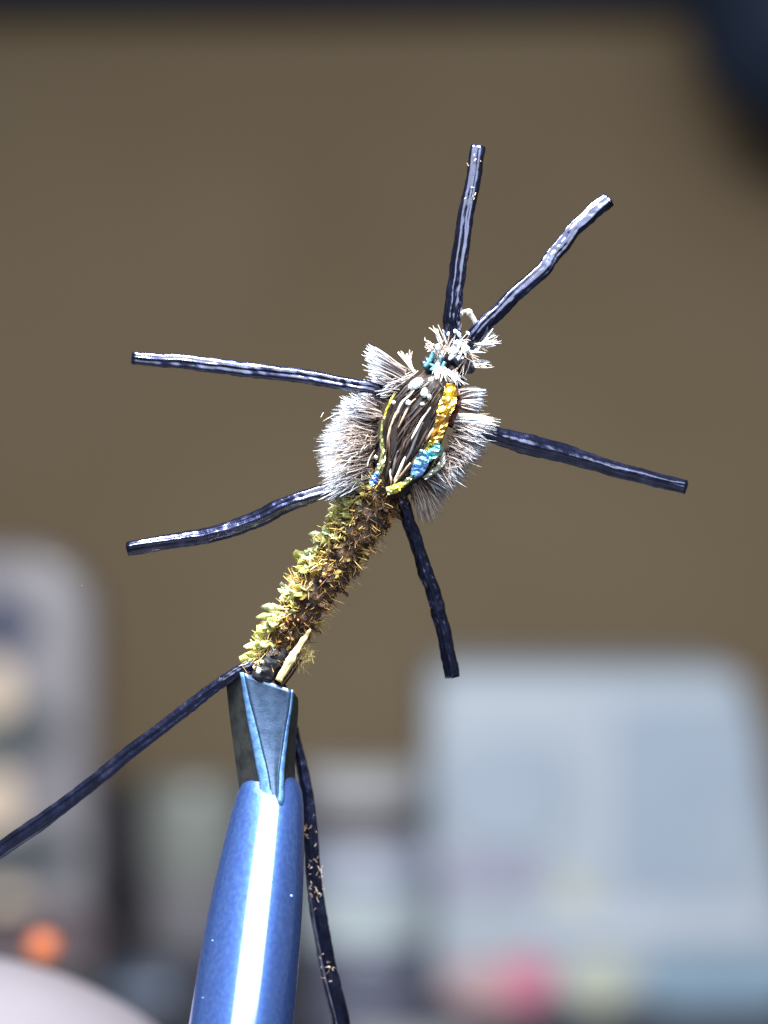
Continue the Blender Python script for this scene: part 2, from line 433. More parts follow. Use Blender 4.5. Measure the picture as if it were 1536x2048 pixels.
m_steel = noisy(mat('satin_steel', rough=0.4, metal=1), [(0.3, (0.35, 0.36, 0.4)), (0.7, (0.5, 0.5, 0.54))], scale=6)
m_dust = mat('dust', (0.12, 0.22, 0.48), 0.5)

vise = thing('fly_tying_vise', (-0.45, -1.0, 0), 'blue steel fly tying vise gripping the fly in its angled jaw', 'vise')
a0 = P(545, 1554); a1 = P(484, 2060); a1.y = -0.20; a0.y = 0.05
ax = (a1 - a0).normalized(); LN = (a1 - a0).length
def at(t): return LN * t
prof = [(.020, -.012), (.075, -.006), (.108, .018), (.124, .05), (.136, .10), (.150, .19), (.163, .30), (.178, .45), (.190, .62), (.199, .80), (.204, 1.0), (.208, 1.25), (.21, 1.6), (.21, 1.75), (.19, 1.78)]
sleeve_me = lathe('jaw_sleeve', prof, a0, ax, sides=96)
# nicks along the left hand edge
for v in sleeve_me.vertices:
    q = noise.noise(v.co * 9.0); v.co += (v.co - a0).normalized() * 0 + Vector((0, 0, 0))
sleeve = link('jaw_sleeve', sleeve_me, m_blue, vise)

# jaws: lofted facets. depth y (negative = to the camera)
def J(px, py, y): return P(px, py, y)
def poly_obj(name, verts, faces, m, parent, bev=0.0):
    bm = bmesh.new()
    vs = [bm.verts.new(v) for v in verts]
    for f in faces: bm.faces.new([vs[i] for i in f])
    if bev: bmesh.ops.bevel(bm, geom=bm.edges[:], offset=bev, segments=2, profile=0.5, affect='EDGES')
    me = mesh_from(bm, name, smooth=False)
    return link(name, me, m, parent)
# front jaw: closed dark block behind a hollow ground front face
LE = [(483, 1344), (490, 1395), (497, 1440), (508, 1500), (520, 1562), (524, 1612)]
RE = [(584, 1380), (580, 1420), (575, 1452), (570, 1500), (566, 1540), (566, 1612)]
def jaw_y(v): return -.060 - .004 * v - .040 * v ** 2.8
jv = []; jf = []; nj = 12
for k in range(nj + 1):
    v = k / nj
    l = lerp_poly(LE, v); r = lerp_poly(RE, v); y = jaw_y(v) + .010
    right = lerp_poly([(596, 1396), (597, 1420), (593, 1468), (590, 1540), (592, 1575), (592, 1612)], v)
    jv += [J(l[0], l[1], y), J(r[0], r[1], y), J(right[0], right[1], .05), J(l[0] + 2, l[1] + 4, .06)]
for k in range(nj):
    for q in range(4):
        q2 = (q + 1) % 4; jf.append((k * 4 + q, k * 4 + q2, k * 4 + 4 + q2, k * 4 + 4 + q))
jf += [(3, 2, 1, 0), tuple(nj * 4 + q for q in range(4))]
jaw1 = poly_obj('jaw', jv, jf, m_black, vise)
# second jaw: the dark left plate behind it
lv = [J(452, 1368, .0), J(481, 1346, -.045), J(519, 1562, -.07), J(520, 1612, -.07), J(484, 1612, .02), J(478, 1578, .0), J(461, 1450, .0),
      J(456, 1368, .12), J(482, 1348, .12), J(517, 1612, .12), J(486, 1612, .12), J(465, 1450, .12)]
lf = [(0, 1, 2, 3, 4, 5, 6), (0, 7, 8, 1), (1, 8, 9, 3, 2), (0, 6, 11, 7), (6, 5, 4, 10, 11), (7, 11, 10, 9, 8), (3, 9, 10, 4)]
jaw2 = poly_obj('jaw', lv, lf, m_black, vise, .003)
jaw2['label'] = 'dark left jaw plate'
def strip(name, u0, u1, nu, m, yfun):
    nv = 26; V = []; F = []
    for k in range(nv + 1):
        v = k / nv; l = lerp_poly(LE, v); r = lerp_poly(RE, v)
        a_ = u0(v); b_ = u1(v)
        for i in range(nu + 1):
            f = i / nu; u = a_ + (b_ - a_) * f
            V.append(J(l[0] + (r[0] - l[0]) * u, l[1] + (r[1] - l[1]) * u, jaw_y(v) + yfun(f, v)))
    for k in range(nv):
        for i in range(nu):
            q = k * (nu + 1) + i; F.append((q, q + 1, q + nu + 2, q + nu + 1))
    o = link(name, pymesh(name, V, F), m, jaw1)
    sm_ = o.modifiers.new('thickness', 'SOLIDIFY'); sm_.thickness = .008; sm_.offset = -1
    return o
ul = lambda v: .05 + .46 * v ** 1.5
ur = lambda v: .985 - .24 * v ** 2.6
strip('facet', ul, ur, 12, m_facet, lambda f, v: .012 * math.sin(math.pi * f) * (1 - v) ** .5)
strip('bevel', lambda v: 0.0, ul, 5, m_bevel, lambda f, v: .010 * (1 - f) ** 3)
strip('bevel', ur, lambda v: 1.0, 4, m_bevel, lambda f, v: .010 * f ** 3)
# dust specks stuck to the sleeve
def blob(r, seed, sub=1, amp=.35, sq=(1, 1, 1)):
    bm = bmesh.new(); bmesh.ops.create_icosphere(bm, subdivisions=sub, radius=r)
    for v in bm.verts:
        k = 1 + amp * noise.noise(v.co / r * .9 + Vector((seed * 3.1, 0, 0)))
        v.co = Vector((v.co.x * sq[0] * k, v.co.y * sq[1] * k, v.co.z * sq[2] * k))
    return mesh_from(bm, 'blob')
def sleeve_r(h):
    for (r0, h0), (r1, h1) in zip(prof, prof[1:]):
        if h0 <= h <= h1: return r0 + (r1 - r0) * (h - h0) / (h1 - h0 + 1e-9)
    return prof[-1][0]
e1 = ax.cross(Vector((0, 1, 0))).normalized(); e2 = ax.cross(e1)
if e2.y > 0: e2 = -e2
if e1.x < 0: e1 = -e1
speck_me = [blob(1, s, 1, .5) for s in range(3)]
for m_ in speck_me: m_.materials.append(m_dust)
for i in range(0):
    h = R.uniform(.06, 1.0); th = R.choice([R.uniform(-1.45, -.2), R.uniform(.35, 1.45)])
    r = sleeve_r(h); q = a0 + ax * h + (e1 * math.sin(th) + e2 * math.cos(th)) * r
    o = link('dust_speck', R.choice(speck_me), None, sleeve)
    s = R.choice([.0025, .003, .004, .004, .007])
    o.location = q; o.scale = (s, s * .7, s * R.uniform(.8, 1.5)); o.rotation_euler = (R.uniform(0, 3),) * 3
for px, py, s in ((583, 1800, .008), (430, 1890, .005), (412, 2003, .004)):
    # ray onto the sleeve: nearest front point at this place
    t = P(px, py); h = (t - a0).dot(ax)
    o = link('dust_speck', speck_me[0], None, sleeve)
    off = (t - a0 - ax * h).dot(e1); r = sleeve_r(h)
    d = math.sqrt(max(r * r - off * off, 0)) if h > 0.02 else .12
    o.location = a0 + ax * h + e1 * off + e2 * d; o.scale = (s, s * .6, s * .9)
# lower part of the vise, out of the picture
c0 = a0 + ax * 1.78
link('collar', lathe('collar', [(.2, 0), (.30, .02), (.32, .06), (.32, .6), (.30, .64), (.2, .66)], c0, ax), m_steel, vise)
c1 = c0 + ax * .62
link('stem', tube('stem', catmull([c1, c1 + ax * .8, (-0.45, -.5, 1.9), (-0.45, -.9, 1.0), (-0.45, -1.0, .5)], 24), .24, 24), m_steel, vise)
link('base', rbox('base', (-1.6, -3.2, .002), (1.6, -.25 + .0, .55), .12, 4), m_black, vise)

# ================================================================== THE FLY
fly = thing('fishing_fly', P(540, 1345), 'hand tied nymph fishing fly with black rubber legs and grey hackle held in the vise', 'fishing fly')

# ---- rubber legs
m_rub = bpy.data.materials.new('black_rubber'); m_rub.use_nodes = True
noisy(m_rub, [(0.3, (0.008, 0.010, 0.028)), (0.55, (0.022, 0.026, 0.075)), (0.75, (0.08, 0.085, 0.15))], scale=16, detail=9, bump=0.6, bump_scale=55, dist=.004)
b = m_rub.node_tree.nodes['Principled BSDF']; b.inputs['Coat Weight'].default_value = .6; b.inputs['Metallic'].default_value = .9; b.inputs['Coat Roughness'].default_value = .17; b.inputs['Coat IOR'].default_value = 1.9; b.inputs['Coat Tint'].default_value = (.75, .85, 1, 1)
b.inputs['Roughness'].default_value = .27
b.inputs['Specular IOR Level'].default_value = 1.0
b.inputs['Specular Tint'].default_value = (.62, .74, 1, 1)
b.inputs['Sheen Weight'].default_value = .0; b.inputs['Sheen Tint'].default_value = (.5, .6, 1, 1)
def leg(name, pts, wid, ys, seed):
    """pts in photograph pixels, wid px widths, ys depth at each point"""
    path = catmull([P(x, y, d) for (x, y), d in zip(pts, ys)], 90)
    n = len(path)
    rad = [lerp_poly([(w_,) for w_ in wid], i / (n - 1))[0] * PX / 2 * 0.96 for i in range(n)]
    for i in range(3, n): path[i] = path[i] + Vector((noise.noise(Vector((i * .11, seed * 3.7, 1))), 0, noise.noise(Vector((i * .11, seed * 3.7, 5))))) * .0065
    rr = random.Random(seed)
    ph = rr.uniform(0, 6); tw = rr.uniform(-1.2, 1.2)
    rad = [r * (1 + .05 * noise.noise(Vector((i * .12, seed, 0)))) for i, r in enumerate(rad)]
    def prof_(th, u):
        t = th + ph + tw * u
        sq = 1 / max(abs(math.cos(t)), abs(math.sin(t)))           # square strand cut from a sheet
        sq = min(sq, 1.22)
        return (0.86 * sq) * (1 + .06 * math.cos(7 * t + 1.0 * math.sin(5 * u + seed)) + .03 * math.cos(13 * t + seed))
    me = tube(name, path, rad, 40, prof_, .0032, 55, seed)
    return link(name, me, m_rub, fly)
leg('antenna', [(905, 690), (903, 640), (913, 555), (930, 440), (958, 293)], [32, 34, 35, 35, 34], [-.02, -.05, -.03, .02, .05], 1)
leg('antenna', [(925, 715), (950, 672), (1000, 618), (1070, 553), (1115, 503), (1160, 447), (1217, 398)], [28, 32, 34, 34, 33, 31, 32], [-.02, -.04, -.02, 0, .02, .03, .04], 2)
leg('leg', [(800, 790), (735, 775), (680, 766), (590, 750), (480, 738), (380, 726), (265, 717)], [26, 27, 29, 32, 33, 31, 27], [0, -.05, -.03, 0, .04, .06, .08], 3)
leg('leg', [(745, 960), (680, 977), (620, 993), (570, 1010), (505, 1042), (430, 1067), (360, 1080), (256, 1097)], [26, 28, 30, 32, 33, 31, 30, 30], [.02, -.06, -.08, -.06, -.03, 0, .03, .05], 4)
leg('leg', [(900, 840), (960, 858), (1005, 873), (1060, 889), (1140, 911), (1200, 930), (1280, 950), (1372, 974)], [26, 30, 34, 40, 36, 31, 29, 28], [0, -.08, -.06, -.04, 0, .02, .03, .05], 5)
leg('leg', [(795, 965), (812, 1020), (836, 1100), (866, 1185), (884, 1250), (905, 1354)], [26, 28, 29, 30, 29, 28], [-.02, 0, .03, .05, .07, .08], 6)
leg('tail', [(545, 1322), (500, 1330), (462, 1352), (385, 1408), (265, 1500), (150, 1593), (0, 1700), (-100, 1772)], [20, 22, 25, 28, 30, 31, 34, 34], [0, -.02, -.03, -.02, 0, .02, .05, .06], 7)
leg('tail', [(540, 1330), (572, 1400), (592, 1480), (613, 1580), (624, 1700), (637, 1820), (657, 1930), (682, 2048), (700, 2130)], [20, 22, 24, 27, 31, 33, 34, 35, 35], [.16, .20, .22, .22, .22, .22, .23, .24, .25], 8)
# fluff caught on the legs
m_fluff = mat('fluff', (0.55, 0.40, 0.28), .7)
attr_ramp(m_fluff, 'tone', [(0, (.22, .14, .09)), (.6, (.42, .31, .2)), (1, (.7, .62, .5))])
fl = Fibres()
for (cx, cy, n_, y0) in ((622, 1672, 7, .21), (630, 1735, 14, .2), (634, 1775, 12, .2), (637, 1800, 6, .2), (652, 1925, 6, .21), (656, 1955, 7, .22), (614, 1640, 4, .2)):
    for i in range(n_):
        c = P(cx + R.uniform(-14, 14), cy + R.uniform(-20, 20), y0 - .045 - R.uniform(0, .01))
        d = Vector((R.uniform(-1, 1), R.uniform(-.3, .1), R.uniform(-1.2, 1.2))).normalized() * R.uniform(.006, .024)
        fl.add(c - d / 2, c + d / 2, R.uniform(.0018, .0045), tone=R.random(), segs=3)
for (cx, cy, n_, y0, sp) in ((942, 350, 9, .03, (16, 55)),):
    for i in range(n_):
        c = P(cx + R.uniform(-sp[0], sp[0]), cy + R.uniform(-sp[1], sp[1]), y0 - .036)
        if cx == 942: c.x -= (cy - 0) * 0; c = P(944 - (c.z - P(0, 350).z) / PX * -.12 + R.uniform(-15, 15), 1024 - (c.z - CAMZ) / PX, y0 - .038)
        d = Vector((R.uniform(-.4, .6), 0, R.uniform(-1, 1))).normalized() * R.uniform(.006, .018)
        fl.add(c - d / 2, c + d / 2, R.uniform(.003, .006), tone=R.uniform(.6, 1), segs=3)
fl.build('fluff', m_fluff, fly)

# ---- hook
m_hook = mat('bronze_hook', (0.09, 0.06, 0.035), .3, .9)
hk = catmull([P(915, 690, .03), P(880, 740, .04), P(800, 900, .05), P(740, 1020, .05), P(640, 1180, .05), P(560, 1310, .03), P(536, 1350, .0), P(526, 1420, -.02)], 60)
hook = link('hook', tube('hook', hk, .017, 12), m_hook, fly)
m_eye = mat('bright_hook_eye', (0.85, 0.82, 0.75), .28, .55)
ring = catmull([P(917, 629, -.02), P(926, 624, -.025), P(936, 624, -.025), P(944, 634, -.02), P(950, 648, -.01), P(948, 664, .02)], 36)
link('eye_loop', tube('eye_loop', ring, [.012 + .004 * math.sin(i * .5) * (i < 20) for i in range(37)], 12), m_eye, hook)

# ---- abdomen
m_core = noisy(mat('abdomen_core', rough=.7), [(0.3, (0.010, 0.006, 0.005)), (0.55, (0.045, 0.022, 0.010)), (0.8, (0.20, 0.10, 0.025))], scale=22, detail=8, bump=1, bump_scale=45, dist=.02)
ab_pts = [(775, 965), (742, 1015), (700, 1080), (650, 1150), (600, 1225), (560, 1285), (532, 1335)]
ab_w = [100, 112, 108, 104, 96, 84, 56]
apath = catmull([P(x, y, .02) for x, y in ab_pts], 70)
arad = [lerp_poly([(w_,) for w_ in ab_w], i / 70)[0] * PX / 2 * .78 * (1 + .09 * math.sin(i * .95)) for i in range(71)]
abd = link('abdomen', tube('abdomen', apath, arad, 32, None, .02, 22, 3), m_core, fly)
afr = frames(apath)
def ab_at(t, th):
    """point, outward, along on the abdomen; th=0 to the camera, negative = the lower right side"""
    i = min(int(t * 70), 69); p = apath[i]; T, n, b_ = afr[i]
    out = n * math.cos(th) + b_ * math.sin(th)
    return p, out, T, arad[i]
# which sign of th is upper-left?
_p, _o, _t, _r = ab_at(.5, math.pi / 2)
LS = 1 if _o.x < 0 else -1

def flake_mesh(seed, ln=1.0, wd=.55):
    rr = random.Random(seed); V = []; F = []
    nu, nv = 5, 3
    tw = rr.uniform(-.5, .5); cu = rr.uniform(.1, .5)
    for i in range(nu):
        u = i / (nu - 1)
        wv = wd * (math.sin(math.pi * min(u * .82 + .12, 1)) ** .6) * .5
        for j in range(nv):
            v = j / (nv - 1) * 2 - 1
            a = tw * u
            x = v * wv; z = cu * u * u * .5 - .25 * (v * v) * wv + rr.uniform(-.03, .03)
            V.append((x * math.cos(a) - z * math.sin(a) * .3 + rr.uniform(-.07, .07), u * ln + rr.uniform(-.08, .08), z + rr.uniform(-.04, .04)))
    for i in range(nu - 1):
        for j in range(nv - 1):
            F.append((i * nv + j, i * nv + j + 1, (i + 1) * nv + j + 1, (i + 1) * nv + j))
    top = len(V); th = .05
    V += [(x, y, z - th) for x, y, z in V]
    F += [tuple(top + k for k in reversed(f)) for f in F[:]]
    ring = [j for j in range(nv)] + [i * nv + nv - 1 for i in range(1, nu)] + [(nu - 1) * nv + j for j in range(nv - 2, -1, -1)] + [i * nv for i in range(nu - 2, 0, -1)]
    for a, b_ in zip(ring, ring[1:] + ring[:1]): F.append((b_, a, top + a, top + b_))
    return pymesh('herl_flake', V, F)
def flake_mat(name, c1, c2, rough=.42, sub=.42):
    m = mat(name, c1, rough, 0, **{'Specular IOR Level': .6, 'Transmission Weight': 0.0, 'Sheen Weight': .1})
    noisy(m, [(0.3, c1), (0.7, c2)], scale=3, detail=3, bump=.5, bump_scale=9, dist=.08)
    N, L, b = nodes(m)
    tr = N.new('ShaderNodeBsdfTranslucent'); mx = N.new('ShaderNodeMixShader'); mx.inputs[0].default_value = sub
    L.new(b.inputs['Base Color'].links[0].from_socket, tr.inputs['Color'])
    L.new(b.outputs[0], mx.inputs[1]); L.new(tr.outputs[0], mx.inputs[2]); L.new(mx.outputs[0], N['Material Output'].inputs['Surface'])
    return m
fm = {
 'lime': flake_mat('flake_lime', (.56, .58, .16), (.72, .74, .30)),
 'pale': flake_mat('flake_pale', (.62, .66, .36), (.78, .80, .52)),
 'mint': flake_mat('flake_mint', (.40, .47, .28), (.54, .60, .40)),
 'olive': flake_mat('flake_olive', (.28, .22, .04), (.46, .36, .08)),
 'amber': flake_mat('flake_amber', (.30, .12, .02), (.55, .26, .04), .25),
 'brown': flake_mat('flake_brown', (.035, .016, .008), (.14, .065, .022), .3),
}
fmesh = {}
for k, m_ in fm.items():
    fmesh[k] = []
    for s in range(3):
        me = flake_mesh(hash(k) % 50 * 0 + s * 11 + len(k) * 3, 1.0, R.uniform(.3, .62)); me.materials.append(m_); fmesh[k].append(me)
def put_flake(kind, pos, direction, up, ln, parent, name='herl_flake'):
    y = direction.normalized(); x = y.cross(up)
    if x.length < 1e-4: x = y.orthogonal()
    x.normalize(); z = x.cross(y)
    o = link(name, R.choice(fmesh[kind]), None, parent)
    o.matrix_world = Matrix(((x.x, y.x, z.x, pos.x), (x.y, y.y, z.y, pos.y), (x.z, y.z, z.z, pos.z), (0, 0, 0, 1))) @ Matrix.Diagonal((ln, ln, ln, 1))
    return o
fly_loc = Vector(fly.location)
# fly/abdomen are untransformed except for the empty's own location; parts keep world coordinates through the parent inverse
def kid(o, parent):
    o.parent = parent
    return o
n_flakes = 0
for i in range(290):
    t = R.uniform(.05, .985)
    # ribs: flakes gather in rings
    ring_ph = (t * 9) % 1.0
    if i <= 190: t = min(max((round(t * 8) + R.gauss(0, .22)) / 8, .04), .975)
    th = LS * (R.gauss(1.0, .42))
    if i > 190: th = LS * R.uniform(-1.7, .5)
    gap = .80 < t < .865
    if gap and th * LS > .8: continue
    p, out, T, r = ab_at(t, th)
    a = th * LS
    if a > .55: kind = R.choices(['lime', 'pale', 'mint', 'olive'], [4, 4, 3, 1.5])[0]  # lit upper left and shaded right of the abdomen put into flake colours
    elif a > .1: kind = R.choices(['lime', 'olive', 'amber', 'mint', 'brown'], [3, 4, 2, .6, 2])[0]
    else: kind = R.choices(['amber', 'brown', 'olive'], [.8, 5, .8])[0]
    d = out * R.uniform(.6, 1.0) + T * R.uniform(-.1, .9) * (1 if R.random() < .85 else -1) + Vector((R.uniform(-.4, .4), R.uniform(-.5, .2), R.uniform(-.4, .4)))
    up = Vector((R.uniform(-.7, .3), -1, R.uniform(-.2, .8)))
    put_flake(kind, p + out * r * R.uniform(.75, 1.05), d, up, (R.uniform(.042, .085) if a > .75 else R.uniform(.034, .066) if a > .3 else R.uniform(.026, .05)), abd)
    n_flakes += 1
# dark brown and tan fuzz, shade of the right side put into its tone
m_fuzz = mat('brown_fuzz', (0.1, .05, .03), .55)
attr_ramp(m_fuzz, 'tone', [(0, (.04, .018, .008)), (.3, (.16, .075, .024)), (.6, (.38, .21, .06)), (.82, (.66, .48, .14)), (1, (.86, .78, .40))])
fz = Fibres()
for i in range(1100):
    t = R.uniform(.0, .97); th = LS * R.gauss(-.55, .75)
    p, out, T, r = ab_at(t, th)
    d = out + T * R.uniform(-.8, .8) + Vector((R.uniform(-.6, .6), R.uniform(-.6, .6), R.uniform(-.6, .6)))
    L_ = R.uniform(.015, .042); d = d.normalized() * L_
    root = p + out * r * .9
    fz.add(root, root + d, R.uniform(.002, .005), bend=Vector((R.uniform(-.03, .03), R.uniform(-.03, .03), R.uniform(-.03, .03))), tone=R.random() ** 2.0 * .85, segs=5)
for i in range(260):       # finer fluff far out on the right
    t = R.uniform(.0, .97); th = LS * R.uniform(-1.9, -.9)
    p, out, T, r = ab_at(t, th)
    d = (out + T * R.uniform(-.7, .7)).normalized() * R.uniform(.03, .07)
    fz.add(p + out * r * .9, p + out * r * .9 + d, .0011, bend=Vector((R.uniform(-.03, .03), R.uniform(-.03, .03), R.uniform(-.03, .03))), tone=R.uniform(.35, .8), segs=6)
for i in range(520):       # pale wisps, light on the left side put into their tone
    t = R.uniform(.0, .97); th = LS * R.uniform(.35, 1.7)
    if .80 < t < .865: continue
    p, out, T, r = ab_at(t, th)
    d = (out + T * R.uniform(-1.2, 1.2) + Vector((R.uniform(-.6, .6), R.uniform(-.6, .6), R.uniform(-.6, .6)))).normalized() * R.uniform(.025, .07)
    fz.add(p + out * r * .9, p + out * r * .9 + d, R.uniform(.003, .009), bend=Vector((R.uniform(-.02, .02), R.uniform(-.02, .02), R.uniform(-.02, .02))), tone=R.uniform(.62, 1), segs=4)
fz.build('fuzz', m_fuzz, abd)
# glints put in as small glossy amber beads
m_glint = mat('amber_glint', (.45, .17, .03), .08, 0, **{'Coat Weight': 1.0, 'Specular IOR Level': .9})
gl_me = [blob(1, s, 2, .3) for s in range(2)]
for m_ in gl_me: m_.materials.append(m_glint)
for px, py, s in ((648, 1150, .009), (641, 1163, .006), (573, 1225, .007), (596, 1240, .005), (727, 992, .008), (577, 1277, .005)):
    o = link('glint_bead', R.choice(gl_me), None, abd); o.location = P(px, py, -.075); o.scale = (s, s * .8, s * 1.2)

# buff quill strip under the tail end and the wisp of pale fluff behind it
m_quill = noisy(mat('buff_quill', rough=.5), [(0.3, (.26, .19, .10)), (0.5, (.48, .40, .20)), (0.7, (.66, .60, .32))], scale=10, stretch=(1, 1, 1), bump=.4, bump_scale=40, dist=.005)
qp = catmull([P(621, 1258, -.055), P(607, 1279, -.06), P(590, 1305, -.065), P(578, 1325, -.07), P(556, 1362, -.075)], 30)
link('quill_strip', tube('quill_strip', qp, [lerp_poly([(.003,), (.009,), (.010,), (.012,), (.017,), (.015,), (.014,)], i / 30)[0] for i in range(31)], 14, lambda th, u: (1 if abs(math.cos(th)) < .7 else .6) * (1 + .12 * math.cos(5 * th)), .006, 45, 4), m_quill, fly)
qp = catmull([P(600, 1318, .0), P(583, 1345, -.01), P(562, 1372, -.02)], 20)
link('hook_point', tube('hook_point', qp, .010, 8), m_hook, hook)
wf = Fibres()
for i in range(130):
    c = P(R.gauss(606, 9), R.gauss(1305, 20), R.uniform(-.02, .05)); d = Vector((R.uniform(-.3, 1), R.uniform(-.3, .3), R.uniform(-.9, .9))).normalized() * R.uniform(.03, .07)
    wf.add(c - d / 2, c + d / 2, .0013, bend=Vector((R.uniform(-.02, .02), 0, R.uniform(-.02, .02))), tone=R.uniform(.75, .97), segs=4)
wf.build('wisp', m_fuzz, fly)
# dark thread tie-off above the jaw
m_thr = noisy(mat('black_thread', rough=.35), [(0.3, (.006, .006, .009)), (0.7, (.02, .018, .03))], scale=20, bump=.6, bump_scale=60, dist=.006)
tie = link('thread_wrap', tube('thread_wrap', catmull([P(560, 1300, .01), P(545, 1322, -.01), P(528, 1343, -.02), P(520, 1362, -.02)], 24), [.060 - .0006 * i + .0025 * math.sin(i * 3.7) for i in range(25)], 24, None, .014, 38, 2), m_thr, fly)
m_drop = mat('resin', (.55, .64, .66), .12, 0, **{'Coat Weight': 1.0, 'Coat IOR': 1.8})
noisy(m_drop, [(.3, (.45, .62, .66)), (.7, (.84, .86, .84))], scale=1.2, detail=3, bump=.4, bump_scale=2.5, dist=.3)
for px, py, y, s in ((517, 1342, -.105, (.010, .006, .013)), (525, 1324, -.075, (.007, .005, .008)), (508, 1334, -.08, (.006, .005, .005))):
    me = blob(1, px, 2, .25); me.materials.append(m_drop)
    o = link('resin_drop', me, None, tie); o.location = P(px, py, y); o.scale = s
pm = Fibres()
for i in range(26):
    c = P(R.gauss(522, 14), R.gauss(1325, 8), -.06); d = Vector((R.uniform(-1, 1), R.uniform(-.4, 0), R.uniform(-1, 1))).normalized() * R.uniform(.015, .04)
    pm.add(c - d / 2, c + d / 2, R.uniform(.002, .004), tone=R.uniform(.3, 1), segs=3)
pm.build('frayed_thread', m_fuzz, tie)

# ---- thorax
m_thx = noisy(mat('thorax_dubbing', rough=.7), [(0.3, (.012, .008, .010)), (0.7, (.05, .03, .028))], scale=18, detail=6, bump=1, bump_scale=40, dist=.02)
tpath = catmull([P(935, 705, .0), P(905, 740, .01), P(865, 790, .02), P(830, 860, .02), P(800, 930, .02), P(775, 985, .02)], 50)
trad = [lerp_poly([(.035,), (.05,), (.085,), (.115,), (.125,), (.11,), (.075,)], i / 50)[0] for i in range(51)]
thx = link('thorax', tube('thorax', tpath, trad, 32, None, .012, 20, 9), m_thx, fly)

# wing case: a domed bundle of barred feather strands
L_edge = [(858, 752), (812, 770), (785, 800), (772, 850), (766, 900), (765, 950), (775, 980)]
R_edge = [(880, 752), (905, 775), (905, 810), (888, 860), (868, 910), (835, 950), (788, 984)]
def wc(u, v, lift=0.0):
    """u across 0..1, v along 0..1 -> point on the dome"""
    a = lerp_poly(L_edge, v); b_ = lerp_poly(R_edge, v)
    x = a[0] + (b_[0] - a[0]) * u; y = a[1] + (b_[1] - a[1]) * u
    dome = math.sin(math.pi * u) ** .7 * math.sin(math.pi * (.12 + .8 * v)) ** .5
    return P(x, y, -.085 - .075 * dome - lift)
V = []; F = []; nu, nv = 14, 24
for j in range(nv + 1):
    for i in range(nu + 1):
        V.append(wc(i / nu, j / nv) + Vector((0, .008 + .01 * noise.noise(Vector((i * .6, j * .15, 3))), 0)))
for j in range(nv):
    for i in range(nu):
        q = j * (nu + 1) + i; F.append((q, q + 1, q + nu + 2, q + nu + 1))
m_wc = noisy(mat('wing_case_dark', rough=.45), [(0.3, (.005, .004, .006)), (0.7, (.02, .012, .012))], scale=30, stretch=(1, 1, .3), bump=.6, bump_scale=60, dist=.005)
wcase = link('wing_case', pymesh('wing_case', V, F), m_wc, fly)
sol = wcase.modifiers.new('thickness', 'SOLIDIFY'); sol.thickness = .012; sol.offset = 0
def strand_mat(name, c1, c2, rough=.4):
    return noisy(mat(name, c1, rough, 0, **{'Specular IOR Level': .35}), [(0.3, c1), (0.7, c2)], scale=26, stretch=(1, 1, .35), detail=4, bump=.5, bump_scale=70, dist=.004)
sm = [strand_mat('strand_dark', (.004, .003, .005), (.014, .009, .009), .55), strand_mat('strand_brown', (.016, .009, .007), (.05, .030, .020), .55),
      strand_mat('strand_tan', (.30, .21, .14), (.46, .34, .23)), strand_mat('strand_pale', (.52, .47, .42), (.75, .70, .64)), strand_mat('strand_slate', (.03, .03, .036), (.10, .095, .10))]
def strand(u0, u1, v0, v1, wpx, m, lift=.006, name='feather_strand'):
    pts = []
    n = 12
    ph = R.uniform(0, 6)
    for i in range(n + 1):
        f = i / n
        pts.append(wc(u0 + (u1 - u0) * f + .012 * math.sin(f * 5 + ph), v0 + (v1 - v0) * f, lift + .004 * math.sin(f * 7 + ph)))
    rad = [max(.0012, wpx * PX / 2 * (math.sin(math.pi * (.08 + .86 * i / n)) ** .6)) for i in range(n + 1)]
    me = tube(name, pts, rad, 8, lambda th, u: .6 if abs(math.cos(th)) > .7 else 1, .0012, 70, R.randint(0, 99))
    return link(name, me, m, wcase)
for k in range(64):
    u = (k + .5) / 64 + R.uniform(-.03, .03)
    v0 = R.uniform(.02, .62); v1 = min(v0 + R.uniform(.22, .5), .985)
    strand(min(max(u, .03), .97), min(max(u + R.uniform(-.42, .02), .03), .95), v0, v1, R.uniform(2.5, 6), R.choices(sm, [9, 3, .2, .0, .6])[0], R.uniform(.0, .006))
# the paler strands that catch the eye
for (u0, u1, v0, v1, wp, mi) in ((.24, .12, .22, .46, 9, 3), (.36, .20, .30, .52, 8, 2), (.14, .10, .40, .50, 8, 2), (.58, .22, .32, .60, 9, 1), (.66, .46, .36, .60, 8, 3),
                                 (.62, .50, .46, .74, 10, 4), (.86, .72, .45, .60, 9, 2), (.48, .40, .70, .90, 10, 3), (.30, .26, .66, .86, 9, 4), (.18, .30, .74, .94, 8, 2), (.55, .60, .22, .34, 8, 4), (.42, .34, .55, .70, 8, 1), (.72, .66, .60, .80, 8, 1), (.62, .45, .74, .93, 7, 2), (.08, .14, .55, .75, 7, 1)):
    strand(u0, u1, v0, v1, wp * .6, sm[mi], .009)

